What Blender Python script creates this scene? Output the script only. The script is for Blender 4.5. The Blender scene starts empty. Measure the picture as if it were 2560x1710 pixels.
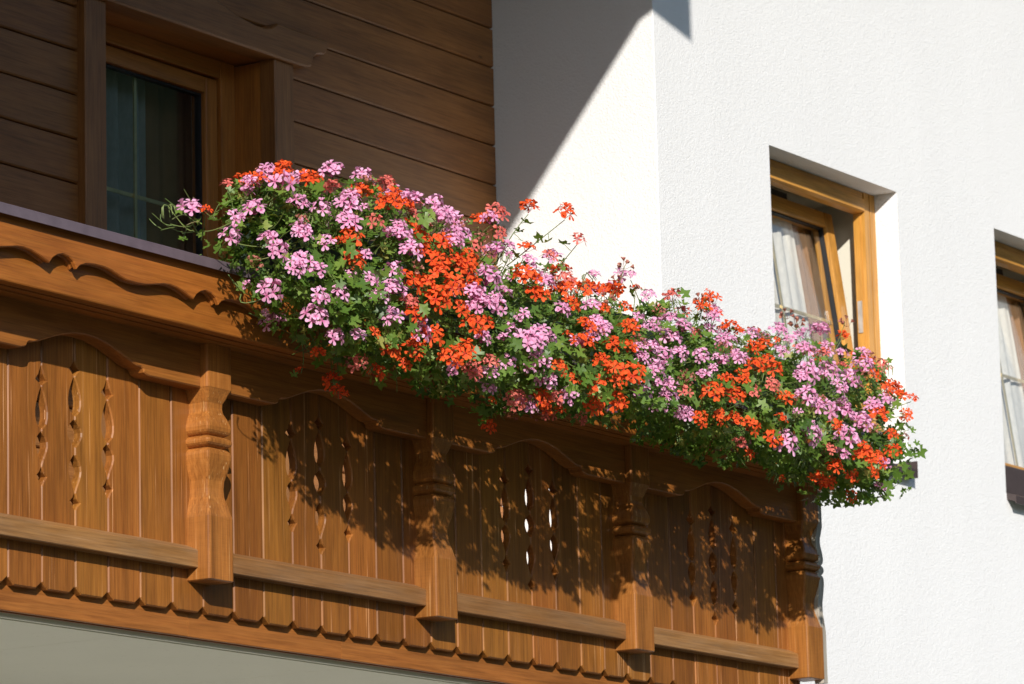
import bpy, bmesh, math, random
import numpy as np
from mathutils import Vector, Matrix
rnd = random.Random(7)
sc = bpy.context.scene
C = sc.collection

# ------------------------------------------------------------------ camera, sky, sun, exposure
cd = bpy.data.cameras.new('camera'); cam = bpy.data.objects.new('camera', cd); C.objects.link(cam)
R_, U_, F_ = Vector((0.550171, -0.834701, -0.024209)), Vector((-0.146592, -0.125082, 0.981257)), Vector((0.822084, 0.53631, 0.191177))
m3 = Matrix((R_, U_, -F_)).transposed()
cam.matrix_world = Matrix.Translation((-7.51693, -6.32589, 1.62822)) @ m3.to_4x4()
cd.sensor_fit = 'HORIZONTAL'; cd.sensor_width = 36.0; cd.lens = 10520.5 / 2560 * 36.0
cd.clip_start = .1; cd.clip_end = 2000
cd.dof.use_dof = True; cd.dof.focus_distance = 10.6; cd.dof.aperture_fstop = 13
sc.camera = cam
sc.cycles.max_bounces = 6; sc.cycles.diffuse_bounces = 3; sc.cycles.transparent_max_bounces = 8

SUN = Vector((1.277, 1.0, -.72)).normalized()          # direction the light travels
w = bpy.data.worlds.new('World'); sc.world = w; w.use_nodes = True
nt = w.node_tree; bg = nt.nodes['Background']
sky = nt.nodes.new('ShaderNodeTexSky'); sky.sky_type = 'NISHITA'; sky.sun_disc = False
sky.sun_elevation = math.asin(-SUN.z); sky.sun_rotation = math.atan2(-SUN.x, -SUN.y)
sky.air_density = 1.0; sky.dust_density = .4; sky.ozone_density = 2.2
nt.links.new(sky.outputs[0], bg.inputs[0]); bg.inputs[1].default_value = .14
sl = bpy.data.lights.new('sun', 'SUN'); sl.energy = 5.0; sl.angle = math.radians(.53); sl.color = (1, .957, .888)
so = bpy.data.objects.new('sun', sl); C.objects.link(so)
so.rotation_euler = SUN.to_track_quat('-Z', 'Y').to_euler(); so.location = (-8, -8, 9)
sc.view_settings.view_transform = 'Standard'; sc.view_settings.look = 'None'
sc.view_settings.exposure = 0.08; sc.view_settings.gamma = 1.0
sc.view_settings.use_curve_mapping = False

# ------------------------------------------------------------------ materials
def newmat(name):
    m = bpy.data.materials.new(name); m.use_nodes = True
    return m, m.node_tree, m.node_tree.nodes['Principled BSDF']
def N(t, typ, **kw):
    n = t.nodes.new('ShaderNode' + typ)
    for k, v in kw.items(): setattr(n, k, v)
    return n
def L(t, a, b): t.links.new(a, b)
def ramp(t, fac, stops):
    r = N(t, 'ValToRGB'); e = r.color_ramp.elements
    while len(e) < len(stops): e.new(.5)
    for q, (p, c) in zip(e, stops): q.position = p; q.color = tuple(c) + (1,)
    L(t, fac, r.inputs[0]); return r.outputs[0]
def mix(t, fac, a, b, mode='MIX'):
    n = N(t, 'MixRGB', blend_type=mode)
    for i, s in enumerate((fac, a, b)):
        if hasattr(s, 'links'): L(t, s, n.inputs[i])
        else: n.inputs[i].default_value = s if i == 0 else tuple(s) + (1,)
    return n.outputs[0]
def noise(t, vec, scale, detail=4, rough=.55, dist=0.):
    n = N(t, 'TexNoise'); n.inputs['Scale'].default_value = scale; n.inputs['Detail'].default_value = detail
    n.inputs['Roughness'].default_value = rough; n.inputs['Distortion'].default_value = dist
    L(t, vec, n.inputs['Vector']); return n.outputs['Fac']
def mapping(t, vec, scale):
    n = N(t, 'Mapping'); n.inputs['Scale'].default_value = scale; L(t, vec, n.inputs['Vector']); return n.outputs[0]

def wood(name, axis, dark, mid, light, rough=.42, streak=.0, weather=.0, bump=.25, var=.3, fine=1.0, saw=0., knot=.75):
    """varnished softwood, grain along one object axis"""
    m, t, b = newmat(name)
    tc = N(t, 'TexCoord'); oi = N(t, 'ObjectInfo')
    off = N(t, 'VectorMath', operation='SCALE'); off.inputs[0].default_value = (17.3, 9.1, 31.7); L(t, oi.outputs['Random'], off.inputs['Scale'])
    add = N(t, 'VectorMath', operation='ADD'); L(t, tc.outputs['Object'], add.inputs[0]); L(t, off.outputs[0], add.inputs[1])
    v = add.outputs[0]
    def sc3(al, ac): return tuple(al if i == axis else ac for i in range(3))
    broad = noise(t, mapping(t, v, sc3(.7, 7)), 3.0, 3, .5, .6)
    grain = noise(t, mapping(t, v, sc3(1.3, 34)), 3.2, 5, .62, .9)
    fibre = noise(t, mapping(t, v, sc3(4, 150)), 1.6 * fine, 4, .65, .15)
    blot = noise(t, mapping(t, v, sc3(2.2, 5)), 2.2, 5, .6, .3)
    col = ramp(t, grain, [(.28, dark), (.5, mid), (.74, light)])
    col = mix(t, .55, col, ramp(t, broad, [(.3, tuple(c * .62 for c in mid)), (.5, mid), (.72, tuple(c * 1.32 for c in mid))]), 'MIX')
    col = mix(t, .55, col, ramp(t, fibre, [(.3, (.42, .38, .35)), (.52, (1, 1, 1)), (.8, (1.35, 1.32, 1.3))]), 'MULTIPLY')
    if saw > 0:
        sw_ = noise(t, mapping(t, v, (14, 14, 260)), 1.5, 3, .6, .1)
        col = mix(t, saw, col, ramp(t, sw_, [(.36, (.45, .40, .36)), (.55, (1, 1, 1)), (.75, (1.2, 1.18, 1.15))]), 'MULTIPLY')
    col = mix(t, .5, col, ramp(t, blot, [(.3, (.74, .70, .66)), (.55, (1, 1, 1)), (.75, (1.14, 1.12, 1.08))]), 'MULTIPLY')
    if streak > 0:      # thin bare fibres where the glaze has cracked
        s1 = noise(t, mapping(t, v, sc3(1.6, 150)), 1.15, 3, .5, .2)
        s2 = noise(t, mapping(t, v, sc3(3, 6)), 1.3, 3)
        mu = N(t, 'Math', operation='MULTIPLY')
        L(t, ramp(t, s1, [(.645, (0, 0, 0)), (.69, (1, 1, 1))]), mu.inputs[0]); L(t, ramp(t, s2, [(.42, (0, 0, 0)), (.62, (streak,) * 3)]), mu.inputs[1])
        col = mix(t, mu.outputs[0], col, tuple(min(.75, c * 1.5 + .12) for c in light))
        d1 = noise(t, mapping(t, v, sc3(1.2, 120)), 1.4, 3, .5, .2)
        col = mix(t, ramp(t, d1, [(.24, (.55,) * 3), (.30, (0, 0, 0))]), col, tuple(c * .45 for c in dark))
    vo = N(t, 'TexVoronoi'); vo.inputs['Scale'].default_value = 2.4; L(t, mapping(t, v, sc3(1.0, 2.6)), vo.inputs['Vector'])
    col = mix(t, ramp(t, vo.outputs['Distance'], [(.012, (knot,) * 3), (.045, (0, 0, 0))]), col, tuple(c * .35 for c in dark))
    if weather > 0:
        wn = noise(t, mapping(t, v, sc3(1.5, 9)), 2.5, 5, .65)
        col = mix(t, ramp(t, wn, [(.38, (0, 0, 0)), (.7, (weather,) * 3)]), col, (.30, .235, .16))
    vr = N(t, 'MapRange'); L(t, oi.outputs['Random'], vr.inputs[0]); vr.inputs[3].default_value = 1 - var / 2; vr.inputs[4].default_value = 1 + var / 2
    hv = N(t, 'Math', operation='MULTIPLY'); hv.inputs[1].default_value = 7.31; L(t, oi.outputs['Random'], hv.inputs[0])
    hf = N(t, 'Math', operation='FRACT'); L(t, hv.outputs[0], hf.inputs[0])
    hr = N(t, 'MapRange'); L(t, hf.outputs[0], hr.inputs[0]); hr.inputs[3].default_value = .5 - .014 * var; hr.inputs[4].default_value = .5 + .010 * var
    hs = N(t, 'HueSaturation'); L(t, hr.outputs[0], hs.inputs['Hue']); L(t, vr.outputs[0], hs.inputs['Value']); L(t, col, hs.inputs['Color'])
    L(t, hs.outputs[0], b.inputs['Base Color'])
    rr = N(t, 'MapRange'); L(t, grain, rr.inputs[0]); rr.inputs[3].default_value = rough + .12; rr.inputs[4].default_value = rough - .08; L(t, rr.outputs[0], b.inputs['Roughness'])
    b.inputs['Specular IOR Level'].default_value = .38
    bp = N(t, 'Bump'); bp.inputs['Strength'].default_value = bump; bp.inputs['Distance'].default_value = .0012
    L(t, mix(t, .5, fibre, grain), bp.inputs['Height']); L(t, bp.outputs[0], b.inputs['Normal'])
    return m

PL = ((.135, .040, .007), (.272, .100, .017), (.40, .168, .034))
M = {}
M['plank'] = wood('glazed_plank_wood', 2, *PL, streak=.85, bump=.35, var=.38)
M['post'] = wood('glazed_post_wood', 2, (.15, .046, .009), (.35, .132, .026), (.50, .225, .058), rough=.36, streak=.6, var=.2, saw=.16)
M['rail'] = wood('weathered_rail_wood', 0, (.17, .072, .020), (.285, .132, .040), (.38, .20, .075), rough=.5, streak=.3, weather=.22, bump=.45)
M['beam'] = wood('glazed_beam_wood', 0, (.21, .058, .010), (.335, .108, .018), (.43, .165, .032), rough=.33, bump=.18, var=.12)
M['valance'] = wood('glazed_valance_wood', 0, (.19, .058, .011), (.31, .108, .021), (.42, .17, .036), rough=.4, bump=.2, var=.15)
M['fascia'] = wood('glazed_fascia_wood', 0, (.21, .066, .014), (.34, .122, .026), (.44, .18, .045), rough=.38, bump=.25, var=.14)
M['side'] = wood('glazed_side_wood', 1, *PL, streak=.2)
M['clad'] = wood('brown_cladding_wood', 0, (.185, .070, .018), (.300, .120, .031), (.37, .160, .047), rough=.46, bump=.12, var=.16)
M['trim_v'] = wood('brown_trim_wood_upright', 2, (.185, .074, .021), (.290, .122, .035), (.36, .158, .050), rough=.46, bump=.12, var=.06)
M['trim_h'] = wood('brown_trim_wood_level', 0, (.185, .074, .021), (.290, .122, .035), (.36, .158, .050), rough=.46, bump=.12, var=.06)
M['door_v'] = wood('amber_door_wood_upright', 2, (.29, .105, .020), (.41, .155, .031), (.50, .205, .046), rough=.35, bump=.08, var=.06)
M['door_h'] = wood('amber_door_wood_level', 0, (.29, .105, .020), (.41, .155, .031), (.50, .205, .046), rough=.35, bump=.08, var=.06)
M['win_v'] = wood('honey_window_wood_upright', 2, (.45, .195, .032), (.56, .265, .050), (.64, .33, .080), rough=.35, bump=.06, var=.06)
M['win_h'] = wood('honey_window_wood_level', 0, (.45, .195, .032), (.56, .265, .050), (.64, .33, .080), rough=.35, bump=.06, var=.06)
M['grey_wood'] = wood('pale_grey_wood', 2, (.34, .30, .24), (.43, .385, .32), (.52, .47, .40), rough=.7, bump=.1, var=.05, knot=0.)

def plaster(name, col, bumpd, s1=140, strength=.8):
    m, t, b = newmat(name)
    tc = N(t, 'TexCoord'); v = tc.outputs['Object']
    a = noise(t, v, s1, 4, .6, 0.); g = noise(t, v, s1 * .33, 3, .5); s = noise(t, v, 1.1, 4, .55); st = noise(t, mapping(t, v, (2.5, 2.5, .35)), 2.0, 5, .6)
    c = mix(t, .5, tuple(col), ramp(t, s, [(.3, tuple(x * .95 for x in col)), (.7, tuple(min(x * 1.03, .9) for x in col))]))
    c = mix(t, .35, c, ramp(t, st, [(.25, tuple(x * .93 for x in col)), (.6, col)]))
    pits = ramp(t, a, [(.27, (.80, .79, .77)), (.36, (1, 1, 1))])
    c = mix(t, .6, c, pits, 'MULTIPLY')
    L(t, c, b.inputs['Base Color']); b.inputs['Roughness'].default_value = .92; b.inputs['Specular IOR Level'].default_value = .15
    bp = N(t, 'Bump'); bp.inputs['Strength'].default_value = strength; bp.inputs['Distance'].default_value = bumpd
    L(t, mix(t, .35, a, g), bp.inputs['Height']); L(t, bp.outputs[0], b.inputs['Normal'])
    return m
M['wall'] = plaster('white_roughcast', (.845, .835, .825), .0055)
M['soffit'] = plaster('painted_soffit', (.82, .78, .62), .001, 60, .3)
M['room'] = plaster('cream_room_paint', (.74, .70, .58), .001, 60, .2)
M['floor'] = plaster('grey_floor', (.33, .32, .30), .002, 60, .4)

def simple(name, col, rough=.5, metal=0., spec=.5, noise_amt=.15, nscale=30):
    m, t, b = newmat(name)
    tc = N(t, 'TexCoord'); n = noise(t, tc.outputs['Object'], nscale, 4)
    L(t, ramp(t, n, [(.3, tuple(c * (1 - noise_amt) for c in col)), (.7, tuple(c * (1 + noise_amt) for c in col))]), b.inputs['Base Color'])
    b.inputs['Roughness'].default_value = rough; b.inputs['Metallic'].default_value = metal; b.inputs['Specular IOR Level'].default_value = spec
    return m
M['cap'] = simple('brown_coated_sheet', (.120, .090, .105), .38, 0, .5, .12)
M['sill'] = simple('dark_brown_sill_sheet', (.060, .042, .040), .4)
M['brass'] = simple('brass_bar', (.62, .50, .26), .35, .6)
M['seal'] = simple('black_seal', (.012, .012, .013), .6)
M['steel'] = simple('pale_fitting', (.55, .53, .5), .35, .7)
M['box'] = simple('green_box_plastic', (.020, .035, .020), .5)
M['soil'] = simple('dark_soil', (.03, .02, .013), .95)
M['roof'] = simple('roof_tile_clay', (.16, .07, .045), .8)
M['drape'] = simple('brown_drape_cloth', (.235, .125, .068), .9, 0, .2, .12, 8)
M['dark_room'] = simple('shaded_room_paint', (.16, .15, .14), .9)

def sheer(name, col, transl=.35, alpha=0.):
    m, t, b = newmat(name)
    tc = N(t, 'TexCoord'); n = noise(t, mapping(t, tc.outputs['Object'], (1, 1, .4)), 90, 3)
    c = ramp(t, n, [(.3, tuple(x * .85 for x in col)), (.7, col)])
    L(t, c, b.inputs['Base Color']); b.inputs['Roughness'].default_value = .95; b.inputs['Specular IOR Level'].default_value = .1
    tr = N(t, 'BsdfTranslucent'); L(t, c, tr.inputs[0])
    mx = N(t, 'MixShader'); mx.inputs[0].default_value = transl
    L(t, b.outputs[0], mx.inputs[1]); L(t, tr.outputs[0], mx.inputs[2])
    L(t, mx.outputs[0], t.nodes['Material Output'].inputs[0]); return m
M['sheer'] = sheer('white_sheer_cloth', (.86, .80, .71), .15)
M['blue_sheer'] = sheer('blue_grey_sheer_cloth', (.42, .43, .40), .15)

def glass(name, tint=(.96, .97, .97)):
    m, t, b = newmat(name)
    tr = N(t, 'BsdfTransparent'); tr.inputs[0].default_value = tint + (1,)
    gl = N(t, 'BsdfGlossy'); gl.inputs['Roughness'].default_value = .015; gl.inputs[0].default_value = (.95, .97, 1, 1)
    fr = N(t, 'LayerWeight'); fr.inputs[0].default_value = .5
    pw = N(t, 'Math', operation='POWER'); pw.inputs[1].default_value = 5; L(t, fr.outputs['Facing'], pw.inputs[0])
    mu = N(t, 'Math', operation='MULTIPLY_ADD'); mu.inputs[1].default_value = .96; mu.inputs[2].default_value = .045; mu.use_clamp = True; L(t, pw.outputs[0], mu.inputs[0])
    mx = N(t, 'MixShader'); L(t, mu.outputs[0], mx.inputs[0]); L(t, tr.outputs[0], mx.inputs[1]); L(t, gl.outputs[0], mx.inputs[2])
    L(t, mx.outputs[0], t.nodes['Material Output'].inputs[0]); return m
M['glass'] = glass('window_glass'); M['dark_glass'] = glass('shaded_door_glass', (.84, .88, .88))

def leafmat(name, stops, transl, rough=.42):
    m, t, b = newmat(name)
    at = N(t, 'Attribute', attribute_name='tint'); c = ramp(t, at.outputs['Fac'], stops)
    L(t, c, b.inputs['Base Color']); b.inputs['Roughness'].default_value = rough; b.inputs['Specular IOR Level'].default_value = .45
    tr = N(t, 'BsdfTranslucent'); L(t, mix(t, 1., c, (1.25, 1.2, .7), 'MULTIPLY'), tr.inputs[0])
    mx = N(t, 'MixShader'); mx.inputs[0].default_value = transl
    L(t, b.outputs[0], mx.inputs[1]); L(t, tr.outputs[0], mx.inputs[2]); L(t, mx.outputs[0], t.nodes['Material Output'].inputs[0]); return m
M['leaf'] = leafmat('geranium_leaf', [(0, (.060, .125, .020)), (.5, (.140, .250, .036)), (.85, (.235, .350, .065)), (1, (.36, .36, .09))], .42)
M['stem'] = leafmat('geranium_stem', [(0, (.11, .17, .04)), (.6, (.19, .24, .07)), (1, (.26, .16, .08))], .1)
def petalmat(name, base, tip, transl=.35):
    m, t, b = newmat(name)
    at = N(t, 'Attribute', attribute_name='tint'); br = N(t, 'Attribute', attribute_name='shade')
    c = ramp(t, at.outputs['Fac'], [(0, base), (.38, tuple(.35 * a + .65 * d for a, d in zip(base, tip))), (.6, tip), (1, tip)])
    c = mix(t, 1., c, ramp(t, br.outputs['Fac'], [(0, (.82, .74, .78)), (.5, (1, 1, 1)), (1, (1.06, 1.22, 1.12))]), 'MULTIPLY')
    L(t, c, b.inputs['Base Color']); b.inputs['Roughness'].default_value = .6; b.inputs['Specular IOR Level'].default_value = .2
    tr = N(t, 'BsdfTranslucent'); L(t, c, tr.inputs[0])
    mx = N(t, 'MixShader'); mx.inputs[0].default_value = transl
    L(t, b.outputs[0], mx.inputs[1]); L(t, tr.outputs[0], mx.inputs[2]); L(t, mx.outputs[0], t.nodes['Material Output'].inputs[0]); return m
M['P'] = petalmat('pink_petal', (.70, .13, .34), (.93, .46, .69))
M['O'] = petalmat('orange_red_petal', (.60, .030, .02), (.93, .125, .026))
M['F'] = petalmat('faded_petal', (.30, .10, .05), (.46, .17, .13), .2)
M['S'] = petalmat('salmon_petal', (.66, .10, .12), (.86, .22, .17))

# ------------------------------------------------------------------ mesh helpers
def obj(name, me, mat, parent=None, loc=None):
    o = bpy.data.objects.new(name, me); C.objects.link(o)
    if mat is not None and not me.materials: me.materials.append(mat)
    if parent: o.parent = parent
    if loc is not None: o.location = loc
    return o
def tag(o, label=None, cat=None, group=None, kind=None):
    if label: o['label'] = label
    if cat: o['category'] = cat
    if group: o['group'] = group
    if kind: o['kind'] = kind
    return o
def empty(name, loc=(0, 0, 0)):
    o = bpy.data.objects.new(name, None); C.objects.link(o); o.location = loc; o.empty_display_size = .1; return o
def me_from(name, verts, faces, smooth=False):
    me = bpy.data.meshes.new(name); me.from_pydata([tuple(v) for v in verts], [], faces); me.validate(); me.update()
    if smooth: me.polygons.foreach_set('use_smooth', [True] * len(me.polygons))
    return me
def recalc(me):
    bm = bmesh.new(); bm.from_mesh(me); bmesh.ops.recalc_face_normals(bm, faces=bm.faces); bm.to_mesh(me); bm.free(); return me
def boxes(name, bl, bevel=0.):
    bm = bmesh.new()
    for x0, x1, y0, y1, z0, z1 in bl:
        r = bmesh.ops.create_cube(bm, size=1)
        for v in r['verts']: v.co = Vector((x0 + (v.co.x + .5) * (x1 - x0), y0 + (v.co.y + .5) * (y1 - y0), z0 + (v.co.z + .5) * (z1 - z0)))
    if bevel: bmesh.ops.bevel(bm, geom=bm.edges[:], offset=bevel, segments=2, affect='EDGES', profile=.6)
    me = bpy.data.meshes.new(name); bm.to_mesh(me); bm.free(); return me
def box(name, x0, x1, y0, y1, z0, z1, mat, parent=None, bevel=0.):
    return obj(name, boxes(name, [(x0, x1, y0, y1, z0, z1)], bevel), mat, parent)
def multi(name, bl, mat, parent, bevel=0., T=None):
    for b6 in bl:
        me = boxes(name, [b6], bevel)
        if T is not None: me.transform(T)
        o = obj(name, me, mat); o.parent = parent
        if parent is house: o.location = HL
def outline_mesh(name, pts, yf, yb, ch=.003):
    """solid cut from a board: outline in XZ, front at yf, back at yb, front arris eased by ch"""
    n = len(pts); P = [Vector((a, b)) for a, b in pts]
    area = sum(P[i].x * P[(i + 1) % n].y - P[(i + 1) % n].x * P[i].y for i in range(n))
    if area < 0: P.reverse()
    ins = []
    for i in range(n):
        e0 = (P[i] - P[i - 1]).normalized(); e1 = (P[(i + 1) % n] - P[i]).normalized()
        n0 = Vector((-e0.y, e0.x)); n1 = Vector((-e1.y, e1.x)); q = n0 + n1
        q = q / max(q.length_squared, .5) * 2 if q.length > 1e-6 else n0
        ins.append(P[i] + q * ch)
    v = [(p.x, yf, p.y) for p in ins] + [(p.x, yf + ch, p.y) for p in P] + [(p.x, yb, p.y) for p in P]
    f = [tuple(range(n)), tuple(range(3 * n - 1, 2 * n - 1, -1))]
    for i in range(n):
        j = (i + 1) % n
        f += [(i, n + i, n + j, j), (n + i, 2 * n + i, 2 * n + j, n + j)]
    return recalc(me_from(name, v, f))
def profile_x(name, prof, x0, x1):
    """profile in YZ swept along X"""
    n = len(prof); v = [(x0, a, b) for a, b in prof] + [(x1, a, b) for a, b in prof]
    f = [tuple(range(n)), tuple(range(2 * n - 1, n - 1, -1))] + [(i, (i + 1) % n, n + (i + 1) % n, n + i) for i in range(n)]
    return recalc(me_from(name, v, f))
def tube(pts, r0, r1, k=5):
    v, f = [], []
    for i, p in enumerate(pts):
        p = Vector(p); d = (Vector(pts[min(i + 1, len(pts) - 1)]) - Vector(pts[max(i - 1, 0)])).normalized()
        a = d.orthogonal().normalized(); b = d.cross(a); r = r0 + (r1 - r0) * i / max(1, len(pts) - 1)
        v += [p + (a * math.cos(2 * math.pi * j / k) + b * math.sin(2 * math.pi * j / k)) * r for j in range(k)]
        if i: f += [((i - 1) * k + j, (i - 1) * k + (j + 1) % k, i * k + (j + 1) % k, i * k + j) for j in range(k)]
    return v, f

# ------------------------------------------------------------------ ground
gm, t, b = newmat('mown_lawn')
tc = N(t, 'TexCoord'); L(t, ramp(t, noise(t, tc.outputs['Object'], .8, 6), [(.3, (.022, .036, .014)), (.7, (.045, .065, .024))]), b.inputs['Base Color']); b.inputs['Roughness'].default_value = .95
g = obj('ground', me_from('ground', [(-600, -600, 0), (600, -600, 0), (600, 600, 0), (-600, 600, 0)], [(0, 1, 2, 3)]), gm)
tag(g, kind='structure')
pm_, t, b = newmat('bounce_terrace_slabs')  # unseen paving strip, added to bounce sunlight up onto the soffit
tc = N(t, 'TexCoord'); br_ = N(t, 'TexBrick'); br_.inputs['Scale'].default_value = 1.0; br_.inputs['Brick Width'].default_value = .6; br_.inputs['Row Height'].default_value = .4; br_.inputs['Mortar Size'].default_value = .006
br_.inputs['Color1'].default_value = (.20, .19, .165, 1); br_.inputs['Color2'].default_value = (.17, .16, .14, 1); br_.inputs['Mortar'].default_value = (.2, .19, .17, 1)
L(t, tc.outputs['Object'], br_.inputs['Vector']); L(t, br_.outputs[0], b.inputs['Base Color']); b.inputs['Roughness'].default_value = .9
tag(obj('bounce_terrace', me_from('bounce_terrace', [(-6, -2.6, .05), (12, -2.6, .05), (12, 1.6, .05), (-6, 1.6, .05), (-6, -2.6, 0), (12, -2.6, 0), (12, 1.6, 0), (-6, 1.6, 0)], [(0, 1, 2, 3), (4, 5, 1, 0), (5, 6, 2, 1), (6, 7, 3, 2), (7, 4, 0, 3)]), pm_), kind='structure')

# unseen wooded hillside, added to block low sky and darken the glass reflections
hm, t, b = newmat('sky_blocking_hillside')
tc = N(t, 'TexCoord'); L(t, ramp(t, noise(t, tc.outputs['Object'], .05, 8, .6), [(.3, (.014, .026, .010)), (.7, (.040, .062, .022))]), b.inputs['Base Color']); b.inputs['Roughness'].default_value = 1.; b.inputs['Specular IOR Level'].default_value = .1
hv_, hf_ = [], []
for i in range(97):
    a = math.radians(-200 + i * 2.3)
    ridge = 1 + .16 * math.sin(a * 5.1) + .09 * math.sin(a * 13 + 1) + .04 * math.sin(a * 37)
    ridge *= .22 + .78 * max(0., math.cos(a + math.radians(52))) ** .9
    for r_, h_ in ((70, -1.), (95, 6), (130, 25), (165, 46), (200, 62), (235, 58)):
        hv_.append((math.cos(a) * r_, math.sin(a) * r_, h_ * ridge + (1.5 * math.sin(a * 61 + r_) if h_ > 0 else 0)))
for i in range(96):
    for j in range(5): hf_.append((i * 6 + j, (i + 1) * 6 + j, (i + 1) * 6 + j + 1, i * 6 + j + 1))
tag(obj('sky_blocking_hills', recalc(me_from('sky_blocking_hills', hv_, hf_, True)), hm), kind='structure')

# ------------------------------------------------------------------ the house
YW, YC, XC = .8, 1.451, 4.33
TH = .36
house = empty('house', (4.33, .8, 0))
tag(house, 'white roughcast chalet house with brown board cladding behind the balcony', 'house')
HL = Vector((-4.33, -.8, 0))
def hp(o): o.parent = house; o.location = HL; return o
wins = [(5.097, 6.048), (6.838, 7.789)]; WZ0, WZ1 = 4.092, 5.131
# front wall as solid blocks round the openings
def wall_blocks():
    bl = []; xs = [XC] + [a for p in wins for a in p] + [12.0]
    for i in range(0, len(xs), 2): bl.append((xs[i], xs[i + 1], YW, YW + TH, 0, 8.6))
    return bl
def rough_wall(name):
    """front wall: one skin with window openings, reveals and a softly rounded corner"""
    bm = bmesh.new()
    def quad(a, b, c, d):
        vs = [bm.verts.new(p) for p in (a, b, c, d)]; return bm.faces.new(vs)
    xs = sorted([XC + .003, 12.0] + [a for p in wins for a in p]); zs = [0, WZ0, WZ1, 8.6]
    for i in range(len(xs) - 1):
        for j in range(3):
            if j == 1 and any(abs(xs[i] - p[0]) < 1e-6 for p in wins): continue
            quad((xs[i], YW, zs[j]), (xs[i + 1], YW, zs[j]), (xs[i + 1], YW, zs[j + 1]), (xs[i], YW, zs[j + 1]))
    for x0, x1 in wins:
        ya, yb = YW, YW + TH
        quad((x0, ya, WZ0), (x0, ya, WZ1), (x0, yb, WZ1), (x0, yb, WZ0)); quad((x1, ya, WZ1), (x1, ya, WZ0), (x1, yb, WZ0), (x1, yb, WZ1))
        quad((x0, ya, WZ1), (x1, ya, WZ1), (x1, yb, WZ1), (x0, yb, WZ1)); quad((x1, ya, WZ0), (x0, ya, WZ0), (x0, yb, WZ0), (x1, yb, WZ0))
    prev = None                                     # corner and return wall
    ring = [(XC + .003, YW), (XC + .001, YW + .001), (XC, YW + .003), (XC, YC + .05)]
    for p, q in zip(ring, ring[1:]): quad((p[0], p[1], 0), (p[0], p[1], 8.6), (q[0], q[1], 8.6), (q[0], q[1], 0))
    quad((12, YW, 0), (12, 7, 0), (12, 7, 8.6), (12, YW, 8.6))
    bmesh.ops.remove_doubles(bm, verts=bm.verts, dist=1e-5)
    me = bpy.data.meshes.new(name); bm.to_mesh(me); bm.free(); return me
hp(obj('wall', rough_wall('wall'), M['wall']))
# back-up wall behind cladding and lower storey, with the door opening left free
DX0, DX1, DZ1 = 2.151, 3.008, 5.117
multi('wall', [(-4, DX0 - .03, YC + .03, YC + .34, 0, 8.6), (DX1 + .03, XC + .06, YC + .03, YC + .34, 0, 8.6), (DX0 - .03, DX1 + .03, YC + .03, YC + .34, DZ1 + .03, 8.6), (DX0 - .03, DX1 + .03, YC + .03, YC + .34, 0, 2.94)], M['wall'], house)
# cladding boards, each its own piece
clad = hp(empty('cladding')); clad['label'] = 'brown horizontal board cladding'
def board_mesh(x0, x1, h):
    c = .006
    return profile_x('cladding_board', [(0, c), (.004, .0015), (.022, 0), (.022, h - .002), (.008, h - .002), (.0, h - .006)], x0, x1)
bmL, bmR, bmF = board_mesh(-3.5, 2.06, .1372), board_mesh(3.105, XC - .002, .1402), board_mesh(2.4, XC - .002, .1402)
z = 4.943 - .1372 * 15
for i in range(28):
    o = obj('cladding_board', bmL, M['clad'], clad, (0, YC, z + .1372 * i))
for i in range(27):
    o = obj('cladding_board', bmR if 4.941 - .14 * 14 + .14 * i < 5.13 else bmF, M['clad'], clad, (0, YC, 4.941 - .14 * 14 + .14 * i))
# ---- balcony door
door = hp(empty('door')); door['label'] = 'amber wooden balcony door with brass glazing bars'
def dp(o): o.parent = door; return o
dp(obj('trim', outline_mesh('trim', [(2.050, 2.95), (2.151, 2.95), (2.151, 5.112), (2.050, 5.112)], 1.420, YC + .028, .004), M['trim_v']))
dp(obj('trim', outline_mesh('trim', [(3.008, 2.95), (3.110, 2.95), (3.110, 5.112), (3.008, 5.112)], 1.420, YC + .028, .004), M['trim_v']))
half = [(2.58, 5.112), (3.107, 5.112), (3.165, 5.114), (3.187, 5.122), (3.192, 5.140), (3.200, 5.153), (3.215, 5.166), (3.235, 5.172), (3.256, 5.174), (3.270, 5.184), (3.278, 5.200), (3.278, 5.226),
        (3.093, 5.226), (3.020, 5.228), (3.002, 5.226), (2.985, 5.215), (2.964, 5.203), (2.930, 5.196), (2.885, 5.196), (2.846, 5.200), (2.782, 5.208), (2.734, 5.222), (2.66, 5.240), (2.58, 5.245)]
lhalf = [(5.16 - x, zz) for x, zz in reversed(half)]
dp(obj('head_board', outline_mesh('head_board', half + lhalf[1:-1], 1.402, YC + .026, .006), M['trim_h']))
multi('jamb_lining', [(DX1, DX1 + .02, 1.4805, 1.66, 2.95, 5.11), (DX0 - .02, DX0, 1.4805, 1.66, 2.95, 5.11)], M['door_v'], door)
multi('head_lining', [(DX0 - .02, DX1 + .02, 1.478, 1.66, 5.117, 5.14)], M['door_h'], door)
multi('frame', [(2.934, 3.0075, 1.581, 1.655, 2.95, 5.116), (2.1515, 2.226, 1.581, 1.655, 2.95, 5.116)], M['door_v'], door, .003)
multi('frame', [(2.2265, 2.9335, 1.583, 1.655, 5.058, 5.116)], M['door_h'], door, .003)
multi('sash', [(2.868, 2.929, 1.592, 1.652, 2.96, 5.053), (2.231, 2.292, 1.592, 1.652, 2.96, 5.053)], M['door_v'], door, .006)
multi('sash', [(2.2925, 2.8675, 1.594, 1.652, 5.000, 5.053), (2.2925, 2.8675, 1.594, 1.652, 2.96, 3.12)], M['door_h'], door, .006)
dp(box('pane', 2.2925, 2.8675, 1.618, 1.624, 3.12, 5.0, M['dark_glass']))
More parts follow.
